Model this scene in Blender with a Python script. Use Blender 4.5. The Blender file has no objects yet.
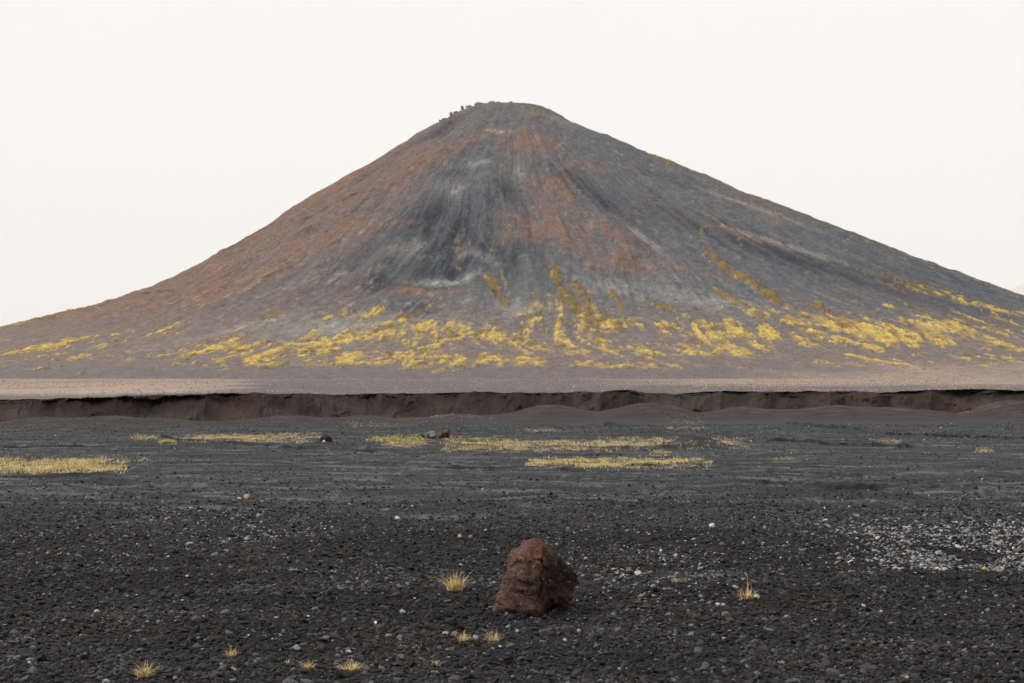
import bpy, bmesh, math, random
import numpy as np

random.seed(7)
RNG = np.random.default_rng(11)
S = bpy.context.scene
COL = S.collection

# ------------------------------------------------------------------ numbers
EYE = 1.6                 # eye height over the dry river bed
FOC = 1422.0              # focal length in picture widths * 1024 (50 mm lens)
HOR = 385.0

def spot(px, py, z=0.0):
    """plan position of a point at height z seen at this direction from the eye"""
    d = (EYE - z) * FOC / (py - HOR)
    return ((px - 512.0) / FOC * d, d)

def lin(r, g, b):
    f = lambda c: (c / 255 / 12.92) if c / 255 <= .04045 else ((c / 255 + .055) / 1.055) ** 2.4
    return np.array([f(r), f(g), f(b)])

# ------------------------------------------------------------------ noise
def _hash(ix, iy, seed):
    h = (ix.astype(np.int64) * 374761393 + iy.astype(np.int64) * 668265263 + seed * 974634777) & 0xffffffff
    h = ((h ^ (h >> 13)) * 1274126177) & 0xffffffff
    return (h ^ (h >> 16)) & 0xffffffff

def gn(x, y, seed=0):
    """gradient noise, about -1 .. 1"""
    x, y = np.broadcast_arrays(np.asarray(x, float), np.asarray(y, float))
    ix, iy = np.floor(x), np.floor(y)
    fx, fy = x - ix, y - iy
    ix, iy = ix.astype(np.int64), iy.astype(np.int64)
    ux, uy = fx * fx * fx * (fx * (fx * 6 - 15) + 10), fy * fy * fy * (fy * (fy * 6 - 15) + 10)
    def g(ax, ay, dx, dy):
        a = _hash(ax, ay, seed).astype(float) * (2 * math.pi / 4294967296.0)
        return np.cos(a) * dx + np.sin(a) * dy
    n0 = g(ix, iy, fx, fy) * (1 - ux) + g(ix + 1, iy, fx - 1, fy) * ux
    n1 = g(ix, iy + 1, fx, fy - 1) * (1 - ux) + g(ix + 1, iy + 1, fx - 1, fy - 1) * ux
    return (n0 * (1 - uy) + n1 * uy) * 1.5

def fbm(x, y, seed=0, octv=4, gain=.5, lac=2.03):
    a, s, t = 1.0, 0.0, 0.0
    for i in range(octv):
        s = s + a * gn(x, y, seed + 17 * i); t += a
        x, y, a = x * lac + 3.1, y * lac + 7.7, a * gain
    return s / t * 1.4

def gn3(p, seed):
    """cheap 3D noise from three 2D ones (for rocks)"""
    return (gn(p[:, 0] + .37 * p[:, 2], p[:, 1] - .21 * p[:, 2], seed) + gn(p[:, 1] + .3 * p[:, 0], p[:, 2] + .17 * p[:, 0], seed + 1)
            + gn(p[:, 2] - .4 * p[:, 1], p[:, 0] + .23 * p[:, 1], seed + 2)) * .6

def sst(a, b, x):
    t = np.clip((x - a) / (b - a), 0, 1)
    return t * t * (3 - 2 * t)

# ------------------------------------------------------------------ mesh helpers
def tag(o, label=None, cat=None, group=None, kind=None):
    if label: o['label'] = label
    if cat: o['category'] = cat
    if group: o['group'] = group
    if kind: o['kind'] = kind
    return o

def raw_mesh(name, V, quads=None, tris=None, smooth=True):
    me = bpy.data.meshes.new(name)
    V = np.asarray(V, np.float32)
    me.vertices.add(len(V)); me.vertices.foreach_set('co', V.ravel())
    parts, starts, n = [], [], 0
    if quads is not None and len(quads):
        parts.append(np.asarray(quads, np.int32).ravel()); starts.append(np.arange(len(quads)) * 4); n = len(quads) * 4
    if tris is not None and len(tris):
        parts.append(np.asarray(tris, np.int32).ravel()); starts.append(n + np.arange(len(tris)) * 3)
    L = np.concatenate(parts); ST = np.concatenate(starts).astype(np.int32)
    me.loops.add(len(L)); me.loops.foreach_set('vertex_index', L)
    me.polygons.add(len(ST)); me.polygons.foreach_set('loop_start', ST)
    me.update(calc_edges=True)
    me.polygons.foreach_set('use_smooth', np.full(len(ST), smooth))
    return me

def set_col(me, C, name='tone'):
    a = me.color_attributes.new(name, 'FLOAT_COLOR', 'POINT')
    C = np.concatenate([C, np.ones((len(C), 1))], 1).astype(np.float32)
    a.data.foreach_set('color', C.ravel())

def grid_mesh(name, X, Y, Z, C=None):
    n, m = X.shape
    V = np.stack([X.ravel(), Y.ravel(), Z.ravel()], 1)
    i = np.arange(n * m).reshape(n, m)
    Q = np.stack([i[:-1, :-1].ravel(), i[:-1, 1:].ravel(), i[1:, 1:].ravel(), i[1:, :-1].ravel()], 1)
    me = raw_mesh(name, V, quads=Q)
    if C is not None: set_col(me, C.reshape(-1, 3))
    return me

def link(name, me, mat=None, parent=None):
    o = bpy.data.objects.new(name, me); COL.objects.link(o)
    if mat: me.materials.append(mat)
    if parent: o.parent = parent
    return o

# ------------------------------------------------------------------ materials
def new_mat(name):
    m = bpy.data.materials.new(name); m.use_nodes = True
    nt = m.node_tree; nt.nodes.clear()
    out = nt.nodes.new('ShaderNodeOutputMaterial'); p = nt.nodes.new('ShaderNodeBsdfPrincipled')
    nt.links.new(p.outputs[0], out.inputs[0])
    return m, nt, p

def tone_mat(name, rough=.95, spec=.15, instancer=False, speck=(), bump=(), translucent=0):
    """colour comes from the 'tone' attribute; speck = [(scale, lo, hi)...] multiplies it by
    fine noise, bump = [(scale, metres)...]"""
    m, nt, p = new_mat(name); N, L = nt.nodes, nt.links
    at = N.new('ShaderNodeAttribute'); at.attribute_name = 'tone'
    at.attribute_type = 'INSTANCER' if instancer else 'GEOMETRY'
    col = at.outputs['Color']
    tc = N.new('ShaderNodeTexCoord')
    for k, (sc, lo, hi) in enumerate(speck):
        n = N.new('ShaderNodeTexNoise'); n.inputs['Detail'].default_value = 3; n.inputs['Scale'].default_value = sc
        n.inputs['Roughness'].default_value = .65
        L.new(tc.outputs['Object'], n.inputs['Vector'])
        r = N.new('ShaderNodeMapRange'); r.inputs[1].default_value = .3; r.inputs[2].default_value = .7
        r.inputs[3].default_value = lo; r.inputs[4].default_value = hi
        L.new(n.outputs['Fac'], r.inputs[0])
        v = N.new('ShaderNodeVectorMath'); v.operation = 'SCALE'
        L.new(col, v.inputs[0]); L.new(r.outputs[0], v.inputs['Scale']); col = v.outputs[0]
    L.new(col, p.inputs['Base Color'])
    last = None
    for sc, h in bump:
        n = N.new('ShaderNodeTexNoise'); n.inputs['Detail'].default_value = 4; n.inputs['Scale'].default_value = sc
        n.inputs['Roughness'].default_value = .6
        L.new(tc.outputs['Object'], n.inputs['Vector'])
        b = N.new('ShaderNodeBump'); b.inputs['Distance'].default_value = h; b.inputs['Strength'].default_value = 1
        L.new(n.outputs['Fac'], b.inputs['Height'])
        if last: L.new(last, b.inputs['Normal'])
        last = b.outputs[0]
    if last: L.new(last, p.inputs['Normal'])
    p.inputs['Roughness'].default_value = rough
    p.inputs['Specular IOR Level'].default_value = spec
    return m

M_GROUND = tone_mat('black_cinder_ground', .9, .25, speck=[(70, .45, 1.55), (9, .8, 1.2)], bump=[(45, .02), (8, .03)])
M_BANK = tone_mat('brown_bank_earth', .95, .1, speck=[(12, .7, 1.3), (2.5, .8, 1.2)], bump=[(9, .05)])
M_PLAIN = tone_mat('pumice_plain', .95, .1, speck=[(1.6, .8, 1.2), (.2, .88, 1.12)], bump=[(1.5, .15)])
M_MOUNT = tone_mat('mountain_cinder', .95, .1, speck=[(.6, .6, 1.4), (.13, .82, 1.18)], bump=[(.35, 1.2)])
M_FAR = tone_mat('far_hill_hazed', 1, 0)
M_PEB = tone_mat('loose_stone', .8, .3, instancer=True)
M_ROCK = tone_mat('lava_rock', .85, .25, speck=[(28, .62, 1.35), (90, .6, 1.4)], bump=[(20, .07), (70, .03)])
M_SUMMIT = tone_mat('summit_rock', .95, .1, speck=[(.6, .7, 1.3)], bump=[(.4, 1.0)])
M_STONE = tone_mat('pale_stone', .75, .3, speck=[(60, .8, 1.2)], bump=[(60, .005)])
M_GRASS = tone_mat('dry_grass', .7, .2)

# ------------------------------------------------------------------ the mountain
PX, PY = -2.0, 1500.0
PROF_L = np.array([(0, 291), (22, 291.5), (45, 286), (58, 279), (74, 269), (116, 242.4), (169, 210), (221, 178), (274, 141.4), (327, 109.6), (365, 90), (401, 79), (432, 68),
                   (485, 55), (538, 41), (600, 29.4), (700, 10), (850, -6), (1000, -12), (1200, -20)])
PROF_R = np.array([(0, 291), (20, 291), (37, 285.5), (74, 265), (116, 247.4), (179, 220), (243, 191.5), (306, 167), (369, 141), (432, 114.5), (496, 88.7), (542, 72.7),
                   (600, 51.4), (680, 28), (760, 10), (850, -5), (950, -10), (1200, -20)])
PROF_F = np.array([(0, 291), (25, 288.3), (60, 275), (100, 250), (200, 188), (300, 130), (400, 78), (470, 48), (520, 32), (560, 22), (600, 14.5), (640, 8.5), (690, 3.5), (760, -4), (1200, -12)])
PROF_B = np.array([(0, 291), (60, 264), (400, 90), (700, 0), (1200, -12)])
RR = np.linspace(0, 1200, 601)
def _sm(P):
    z = np.interp(RR, P[:, 0], P[:, 1])
    k = np.exp(-np.linspace(-2, 2, 13) ** 2); k /= k.sum()
    zp = np.concatenate([np.interp(-np.arange(6, 0, -1) * 2.0, -P[::-1, 0], P[::-1, 1]), z, np.full(6, z[-1])])
    return np.convolve(zp, k, 'valid')
TABL = {k: _sm(P) for k, P in (('L', PROF_L), ('R', PROF_R), ('F', PROF_F), ('B', PROF_B))}

def mount_smooth(x, y):
    dx, dy = x - PX, y - PY
    r = np.hypot(dx, dy)
    c, s = dx / (r + 1e-6), dy / (r + 1e-6)
    wR, wL = np.clip(c, 0, 1) ** 2, np.clip(-c, 0, 1) ** 2
    wF, wB = np.clip(-s, 0, 1) ** 2, np.clip(s, 0, 1) ** 2
    T = lambda k: np.interp(r, RR, TABL[k])
    return wR * T('R') + wL * T('L') + wF * T('F') + wB * T('B')

def plain_z(x, y):
    """the terrace between the bank and the mountain, rising very gently"""
    return 1.18 + .12 * sst(-25, 30, x * 60 / np.maximum(y, 60)) + .0052 * (y - 64)

# patches of the front face: across (m), elevation (m), half width, half height, turn (deg), strength
F_RED = [(18.1, 223.3, 24.8, 13.4, 0, 0.8),
    (7.8, 244.5, 13.7, 6.8, 0, 0.5),
    (36.1, 158.3, 21.1, 29.9, -20, 0.8),
    (8.4, 123.7, 16.7, 13.4, -20, 0.6),
    (60.4, 124.2, 33.5, 13.4, -15, 0.8),
    (100.2, 94.7, 27.2, 11.2, -25, 0.7),
    (70.2, 94.3, 20.8, 8.0, -10, 0.5),
    (-54.5, 219.9, 44.0, 8.6, 32, 0.7),
    (-121.8, 175.3, 50.7, 10.1, 34, 0.7),
    (-143.1, 139.6, 44.2, 12.4, 32, 0.7),
    (-180.0, 106.2, 46.7, 11.9, 30, 0.7),
    (-227.7, 78.2, 49.3, 8.2, 22, 0.6),
    (-65.8, 70.6, 27.5, 5.4, 5, 0.7),
    (-281.6, 76.4, 50.9, 6.8, 18, 0.45),
    (146.0, 87.9, 23.9, 6.4, -20, 0.4),
    (-11.0, 193.1, 18.4, 7.4, 20, 0.35),
    (68.3, 201.1, 20.6, 8.4, -25, 0.4),
    (133.0, 161.6, 27.0, 5.4, -25, 0.4),
    (189.2, 130.1, 34.7, 5.2, -24, 0.3),
    (239.6, 52.9, 22.6, 3.8, -22, 0.4),
    (-138.4, 61.1, 30.4, 5.3, 15, 0.4),
    (-86.9, 129.6, 20.5, 2.6, 5, 0.5)]
F_DARK = [(-69.1, 124.6, 43.8, 25.3, 25, 0.8),
    (-49.8, 98.1, 44.2, 17.7, 10, 0.8),
    (-58.7, 186.2, 14.7, 7.3, 40, 0.7),
    (-90.5, 73.7, 46.4, 6.2, 8, 0.8),
    (-10.5, 152.5, 13.9, 38.3, -28, 0.7),
    (6.5, 105.5, 11.4, 29.2, -25, 0.6),
    (49.0, 180.6, 20.0, 14.5, -30, 0.7),
    (81.7, 153.8, 31.6, 12.3, -35, 0.6),
    (-135.8, 93.6, 24.4, 11.4, 30, 0.4),
    (-72.3, 250.8, 34.1, 5.0, 34, 0.6),
    (164.8, 140.2, 61.4, 15.8, -25, 0.5),
    (241.3, 100.6, 75.4, 15.1, -22, 0.45),
    (159.5, 189.8, 38.0, 5.7, -24, 0.5),
    (316.4, 73.5, 73.4, 11.4, -18, 0.4),
    (106.5, 116.6, 13.3, 16.6, -30, 0.3),
    (-68.7, 50.0, 10.2, 10.2, 0, 0.6),
    (-40.0, 218.9, 21.0, 5.7, 30, 0.4)]
F_LIGHT = [(-53.5, 165.9, 10.7, 6.2, 10, 0.5),
    (-92.5, 104.9, 12.3, 7.4, 40, 0.42),
    (-50.1, 83.2, 25.0, 3.9, 8, 0.9),
    (-11.7, 241.7, 8.8, 2.4, 0, 0.9),
    (108.6, 118.6, 20.1, 2.5, -48, 0.7),
    (-29.6, 196.1, 12.9, 3.7, 0, 0.5),
    (5.9, 55.5, 22.1, 7.4, 0, 0.35),
    (75.3, 73.2, 18.4, 6.1, -15, 0.4),
    (-80.0, 110.6, 4.9, 11.5, -10, 0.4),
    (141.5, 60.4, 45.2, 7.5, -15, 0.4),
    (48.6, 262.9, 20.2, 5.1, -10, 0.3),
    (246.7, 111.3, 51.4, 3.4, -22, 0.5),
    (-114.1, 35.5, 49.3, 8.5, 5, 0.5),
    (-200.2, 36.4, 43.4, 4.3, 10, 0.3),
    (222.7, 163.6, 56.1, 2.8, -24, 0.5),
    (-26.0, 105.6, 16.2, 4.1, -30, 0.4),
    (7.3, 187.1, 9.1, 12.8, -10, 0.35)]
F_MOSS = [(-56.9, 33.6, 131.9, 15.3, 2, 0.84),
    (-143.5, 24.0, 94.8, 12.2, 6, 0.85),
    (-211.0, 20.6, 87.9, 10.8, 8, 0.85),
    (32.0, 23.7, 99.9, 14.7, 0, 0.74),
    (94.6, 54.8, 125.6, 8.9, -4, 0.52),
    (-60.5, 54.9, 81.2, 7.4, 6, 0.5),
    (143.9, 31.4, 96.9, 18.0, -8, 0.9),
    (249.3, 36.1, 85.9, 15.8, -12, 0.95),
    (329.7, 36.9, 66.2, 14.7, -14, 0.95),
    (386.0, 29.4, 65.8, 16.1, -14, 0.95),
    (320.7, 78.6, 66.1, 9.9, -22, 0.35),
    (-435.5, 56.4, 73.8, 6.5, 14, 0.9),
    (-312.3, 25.6, 79.5, 11.6, 8, 0.82),
    (-96.9, 50.3, 66.1, 5.9, 8, 0.72),
    (366.7, 65.5, 65.5, 11.5, -20, 0.75),
    (-232.9, 12.0, 77.2, 3.2, 4, 0.55),
    (0.0, 10.2, 330.9, 4.9, 0, 0.85),
    (0.0, 18.5, 362.9, 11.7, 0, 0.74)]
L_RIDGE = [([(-57.3, 192.2), (-79.9, 143.2), (-102.6, 95.4), (-114.7, 60.7)], 12.94, 6),
    ([(-32.3, 218.7), (-10.5, 158.0), (13.0, 105.5), (20.8, 59.7)], 9.51, 5),
    ([(-37.6, 169.9), (-41.3, 115.9), (-47.1, 68.6)], 8.05, -5),
    ([(45.0, 206.4), (76.0, 142.6), (101.3, 87.2)], 13.13, 4),
    ([(95.3, 223.6), (155.5, 139.8), (196.6, 79.4)], 13.62, -2),
    ([(-12.1, 272.6), (-69.3, 221.5), (-155.1, 148.8), (-240.1, 89.4)], 10.11, 3)]
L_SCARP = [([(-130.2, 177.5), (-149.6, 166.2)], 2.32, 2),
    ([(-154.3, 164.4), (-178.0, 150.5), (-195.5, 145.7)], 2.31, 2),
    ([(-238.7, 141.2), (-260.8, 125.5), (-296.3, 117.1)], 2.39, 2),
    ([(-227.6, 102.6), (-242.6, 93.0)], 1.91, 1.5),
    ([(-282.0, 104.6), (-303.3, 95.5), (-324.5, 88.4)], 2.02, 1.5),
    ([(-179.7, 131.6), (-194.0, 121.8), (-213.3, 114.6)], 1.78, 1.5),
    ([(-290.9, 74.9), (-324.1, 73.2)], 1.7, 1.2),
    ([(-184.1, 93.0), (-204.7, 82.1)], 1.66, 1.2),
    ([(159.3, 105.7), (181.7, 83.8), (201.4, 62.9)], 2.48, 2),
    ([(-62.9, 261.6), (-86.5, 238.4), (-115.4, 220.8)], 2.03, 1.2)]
L_MOSS = [([(32.3, 88.5), (37.9, 68.4), (48.1, 49.9), (62.6, 41.6), (74.3, 36.7)], 5.12, 1),
    ([(47.6, 74.0), (56.6, 59.9), (56.8, 49.9)], 3.46, 1),
    ([(-17.0, 78.5), (-9.0, 64.9), (-4.4, 58.1)], 3.48, 1.1),
    ([(160.2, 105.9), (169.7, 92.3), (184.0, 79.1), (201.8, 62.0)], 3.47, 1.1),
    ([(156.7, 68.6), (171.7, 58.3), (186.7, 45.4)], 2.92, 1.1),
    ([(232.4, 56.4), (239.7, 44.4), (246.1, 36.0)], 3.42, 1.1),
    ([(106.2, 56.6), (117.5, 50.9)], 2.82, 1.1),
    ([(75.8, 67.0), (80.9, 53.3)], 2.65, 0.8),
    ([(140.0, 223.8), (155.1, 215.6), (173.0, 208.5)], 2.2, 1.2),
    ([(183.0, 195.4), (211.9, 184.5), (249.9, 170.3)], 1.17, 0.9),
    ([(273.5, 154.6), (316.7, 134.8), (359.2, 115.5)], 1.14, 0.8),
    ([(-7.1, 277.6), (4.1, 281.7), (12.2, 276.4)], 1.63, 0.8),
    ([(22.3, 272.5), (30.4, 269.0)], 1.62, 0.8),
    ([(-53.6, 248.9), (-43.8, 254.9)], 1.59, 0.7),
    ([(-13.7, 243.1), (-4.9, 244.4)], 1.76, 0.6),
    ([(83.5, 208.5), (81.2, 205.7)], 1.14, 0.5),
    ([(-120.4, 26.2), (-105.1, 30.7), (-83.6, 41.7), (-72.4, 46.6)], 3.4, 1),
    ([(-185.7, 46.3), (-173.8, 50.4)], 2.23, 0.8),
    ([(-59.7, 18.5), (-42.0, 27.5), (-23.4, 32.0)], 2.6, 0.9),
    ([(-139.4, 18.8), (-113.5, 20.1)], 1.97, 0.9),
    ([(-469.2, 47.2), (-435.5, 56.4), (-363.2, 65.2)], 3.67, 0.8),
    ([(111.6, 120.9), (117.7, 108.7)], 1.51, 0.6),
    ([(20.1, 44.7), (5.8, 46.4)], 2.15, 0.9),
    ([(37.6, 41.4), (61.4, 35.2)], 2.49, 0.8),
    ([(387.4, 106.4), (414.5, 89.5)], 1.11, 0.5),
    ([(311.8, 91.5), (347.0, 74.7)], 1.86, 0.6),
    ([(305.6, 61.6), (339.0, 44.0), (365.1, 32.4)], 1.58, 0.6),
    ([(201.4, 42.2), (220.8, 29.4), (246.1, 20.4)], 3.26, 0.9)]


def ell(x, z, f, wob=None):
    cx, cz, rx, rz, ang, s = f
    a = math.radians(ang); dx, dz = x - cx, z - cz
    u = (dx * math.cos(a) + dz * math.sin(a)) / rx; v = (-dx * math.sin(a) + dz * math.cos(a)) / rz
    q = u * u + v * v
    if wob is not None: q = q * (1 + wob)
    return s * np.exp(-q)

def poly_dist(x, z, pts):
    """distance to a polyline and the side sign-free parameter along it"""
    best = np.full(x.shape, 1e9); par = np.zeros(x.shape)
    n = len(pts) - 1
    for i in range(n):
        ax, az = pts[i]; bx, bz = pts[i + 1]
        L2 = (bx - ax) ** 2 + (bz - az) ** 2
        t = np.clip(((x - ax) * (bx - ax) + (z - az) * (bz - az)) / L2, 0, 1)
        d = np.hypot(x - ax - t * (bx - ax), z - az - t * (bz - az))
        m = d < best
        best = np.where(m, d, best); par = np.where(m, (i + t) / n, par)
    return best, par

def build_mountain():
    xs = np.concatenate([np.linspace(-1150, -640, 110, endpoint=False), np.linspace(-640, 660, 1500, endpoint=False), np.linspace(660, 1150, 100)])
    ys = np.concatenate([np.linspace(620, 1530, 700, endpoint=False), np.linspace(1530, 2200, 90)])
    X, Y = np.meshgrid(xs, ys)
    Z0 = mount_smooth(X, Y)
    dx, dy = X - PX, Y - PY
    r = np.hypot(dx, dy); th = np.arctan2(dx, -dy)          # 0 = towards the river bed
    xa = X                                                  # layout coordinates on the front face: across, elevation
    # warped polar coordinates: streaks that run down the fall line
    w1 = fbm(X / 260, Y / 260, 5, 2) ; w2 = fbm(X / 200, Y / 200, 9, 2)
    arc = th * 330 + 26 * w1; rad = r + 30 * w2
    kr = sst(30, 190, r)
    def streak(a, b, seed, o, g, iso=1.0):                  # streaks down the slope that dissolve into plain mottling at the top
        q = a * 1.6
        return kr * fbm(arc / a, rad / b, seed, o, g) + (1 - kr) * iso * fbm(X / q, Y / q, seed + 200, o, g)
    st1 = streak(26, 230, 21, 5, .58)              # gullies
    st2 = streak(9, 110, 22, 4, .6)
    st3 = streak(3.4, 40, 23, 3, .6)
    big = fbm(X / 150, Y / 150, 31, 4)
    med = fbm(X / 38, Y / 48, 32, 5, .6)
    fine = fbm(X / 7, Y / 10, 33, 4, .65)
    amp = sst(15, 90, Z0) * sst(0, 70, r)
    side = sst(-.15, .35, -dy / (r + 1))
    Z = Z0 + amp * (.45 + .75 * side) * (2.6 * st1 + .55 * st2 + .15 * st3 + 1.9 * med) + .35 * fine * sst(10, 40, Z0) + .8 * med * sst(8, 30, Z0)
    front = sst(0, -30, dy - 40)
    wob = .9 * med + .5 * st2
    warpx, warpz = xa + 9 * med + 5 * st2, Z0 + 7 * w2 + 6 * st1
    red = sum(ell(warpx, warpz, f) for f in F_RED); dark = sum(ell(warpx, warpz, f) for f in F_DARK)
    light = sum(ell(warpx, warpz, f) for f in F_LIGHT)
    for pts, w, s in L_RIDGE:
        d, t = poly_dist(xa + 3 * med, Z0 + 3 * st1, pts)
        Z = Z + s * np.exp(-(d / w) ** 2) * front * sst(0, .12, t) * sst(1, .8, t)
    for pts, w, s in L_SCARP:                               # little steps on the left flank, dark under their edge
        d, t = poly_dist(xa + 2 * med, Z0 + 2 * st2, pts)
        Z = Z + s * np.exp(-(d / w) ** 2) * front
    # ---- colours of the ground itself
    ash, ash2 = lin(95, 97, 102), lin(72, 79, 90)
    mauve, brown = lin(116, 105, 103), lin(123, 98, 86)
    redc, dkc, ltc = lin(126, 99, 88), lin(52, 57, 67), lin(172, 170, 160)
    C = np.empty(X.shape + (3,)); C[:] = ash
    def mix(c, w):
        nonlocal C
        w = np.clip(w, 0, 1)[..., None]; C = C * (1 - w) + c * w
    rightness = sst(150, 420, xa + 40 * big)
    leftness = sst(-60, -260, xa - (Z0 - 120) * .6 + 60 * big)
    mix(ash2, rightness * .75)
    mix(brown, leftness * (.85 + .4 * st1 + .3 * med))
    mix(mauve, sst(75, 22, Z0 + 14 * med) * .9)
    mix(mauve, sst(.1, .8, big + .6 * st2) * .5)
    fs = fbm(arc / 4, rad / 170, 27, 4, .62)
    mix(ltc * .8, rightness * sst(.1, .7, fs) * .5 * sst(40, 80, Z0)); mix(dkc, rightness * sst(.1, .7, -fs) * .6 * sst(40, 80, Z0))
    mix(lin(150, 134, 92), rightness * sst(.3, .7, fbm(arc / 6, rad / 110, 28, 4, .62)) * .5)
    mix(lin(134, 106, 92), leftness * sst(-.1, .6, st2 + .7 * st1) * sst(60, 90, Z0) * .6)
    mix(lin(88, 62, 54), leftness * sst(.15, .6, fbm(arc / 7, rad / 120, 25, 4, .6)) * sst(70, 100, Z0) * .7)
    mix(dkc, np.clip(1.25 * dark * (.9 + 1.1 * st2 + .9 * st3 + .5 * fine), 0, 1))
    rs = fbm(arc / 14, rad / 60, 26, 5, .62)
    mix(redc, np.clip(red * (.95 + 1.5 * rs + .9 * med + .7 * fine), 0, .95))
    mix(lin(120, 92, 82), rightness * sst(.15, .7, fbm(arc / 10, rad / 120, 29, 4, .6) + .3 * big) * .6 * sst(50, 90, Z0))
    mix(lin(108, 78, 68), np.clip(red * sst(.1, .8, rs + .6 * fine), 0, .9) * .6)
    mix(redc * .95, sst(.25, .8, st1 + .5 * med + .2 * fine) * sst(70, 110, Z0) * .55)
    mix(dkc * 1.15, sst(.2, .9, st2 - .4 * med + .3 * st3) * .5 * sst(60, 100, Z0))
    mix(ltc, np.clip(light * (.7 + .5 * st3 + .5 * fine), 0, .6))
    mix(ltc * .8, sst(.2, .9, fine + .4 * st3) * .32)
    mix(dkc, sst(.15, .9, -fine * .8 - .7 * st3) * .45 * sst(30, 60, Z0))
    mix(ltc * .95, sst(.15, .7, st2 + .5 * fine) * np.exp(-((Z0 - 72) / 20) ** 2) * sst(-330, -200, xa) * sst(260, 60, xa) * .35)
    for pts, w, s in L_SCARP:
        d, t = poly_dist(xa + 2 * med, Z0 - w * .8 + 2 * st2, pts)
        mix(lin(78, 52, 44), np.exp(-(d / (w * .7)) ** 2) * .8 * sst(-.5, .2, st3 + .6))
    # ---- moss
    mo1 = (.62 + .3 * sst(60, 220, np.abs(xa))) * fbm(arc / 5.2 + 5, rad / 130, 41, 5, .62) + .62 * fbm(X / 19, Y / 38, 40, 5, .62); mo2 = fbm(X / 4.5, Y / 9, 43, 4, .65); mo3 = fbm(X / 70, Y / 70, 44, 2)
    env = np.zeros(X.shape)
    for f in F_MOSS: env = np.maximum(env, ell(xa, Z0, f))
    m = mo1 * .95 + mo2 * .55 + .45 * mo3 + .95 * env - .78
    m2 = fbm(arc / 5 + 9, rad / 60, 45, 4, .62)
    moss = sst(-.03, .17, m) * sst(.10, .32, env) * (.25 + .75 * sst(-.3, .1, m2 + .5 * (m - .1)))
    moss_dark = np.zeros(X.shape)
    for pts, w, s in L_MOSS:
        d, t = poly_dist(xa + 2.2 * mo2 + 1.5 * med, Z0 + 2.2 * st2 + 1.5 * mo2, pts)
        g0 = np.exp(-(d / w) ** 2)
        moss = np.maximum(moss, sst(.12, .55, g0 * s * (1.0 + .5 * m2) + .65 * mo2 + .45 * fine - .22) * sst(.12, .3, g0))
        moss_dark = np.maximum(moss_dark, np.exp(-(d / (w * 1.3)) ** 2) * sst(20, 60, Z0))
    sp = sst(.55, .75, fbm(X / 3.2, Y / 5, 47, 2)) * sst(.1, .4, env) * .5
    sp = np.maximum(sp, sst(-.35, .25, m + .2 * fine) * .38)
    moss *= .3 + .7 * sst(-.5, .15, mo2 + .7 * fine)
    my, mo = lin(204, 174, 90), lin(108, 82, 38)
    orange = sst(-.1, .75, gn(X / 9, Y / 14, 48) + .7 * mo2 - .3 * sst(.1, .5, m) + .25 * sst(45, 70, Z0) + .95 * moss_dark)[..., None]
    mc = (my * (1 - .85 * orange) + mo * .85 * orange) * (1 + .22 * fine[..., None])
    Z = Z + 1.0 * moss * (1 + .8 * mo2)
    mossw = np.clip(moss * .88 + sp * (1 - moss), 0, .95)[..., None]
    C = C * (1 - mossw) + mc * mossw
    # pale dusty fringe and the foot
    footc = lin(112, 103, 104)
    wf = sst(14, 5, Z0 + 2 * med)
    tan = sst(-.1, .5, (xa - 130) / 400 + .3 * mo3)
    mix2 = (footc * (1 - tan[..., None]) + lin(150, 133, 122) * tan[..., None])
    C = C * (1 - wf[..., None] * (1 - mossw * .8)) + mix2 * wf[..., None] * (1 - mossw * .8)
    C *= GAIN_M
    Zb = plain_z(X, Y)
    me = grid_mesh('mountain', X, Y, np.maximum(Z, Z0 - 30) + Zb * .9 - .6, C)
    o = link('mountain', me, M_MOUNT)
    tag(o, 'bare volcanic cone of grey and rust cinder with yellow moss round its foot', 'mountain', kind='structure')
    return xs, ys, np.maximum(Z, Z0 - 30) + Zb * .9 - .6
GAIN_M = .90
MX, MY, MZ = build_mountain()

def mount_top(x, y):
    return float(MZ[np.abs(MY - y).argmin(), np.abs(MX - x).argmin()])

# ------------------------------------------------------------------ rocks
def ico(sub):
    bm = bmesh.new(); bmesh.ops.create_icosphere(bm, subdivisions=sub, radius=1)
    V = np.array([v.co[:] for v in bm.verts]); F = np.array([[v.index for v in f.verts] for f in bm.faces]); bm.free()
    return V / np.linalg.norm(V, axis=1)[:, None], F
ICO = {s: ico(s) for s in (1, 2, 3, 4, 6)}

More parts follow.
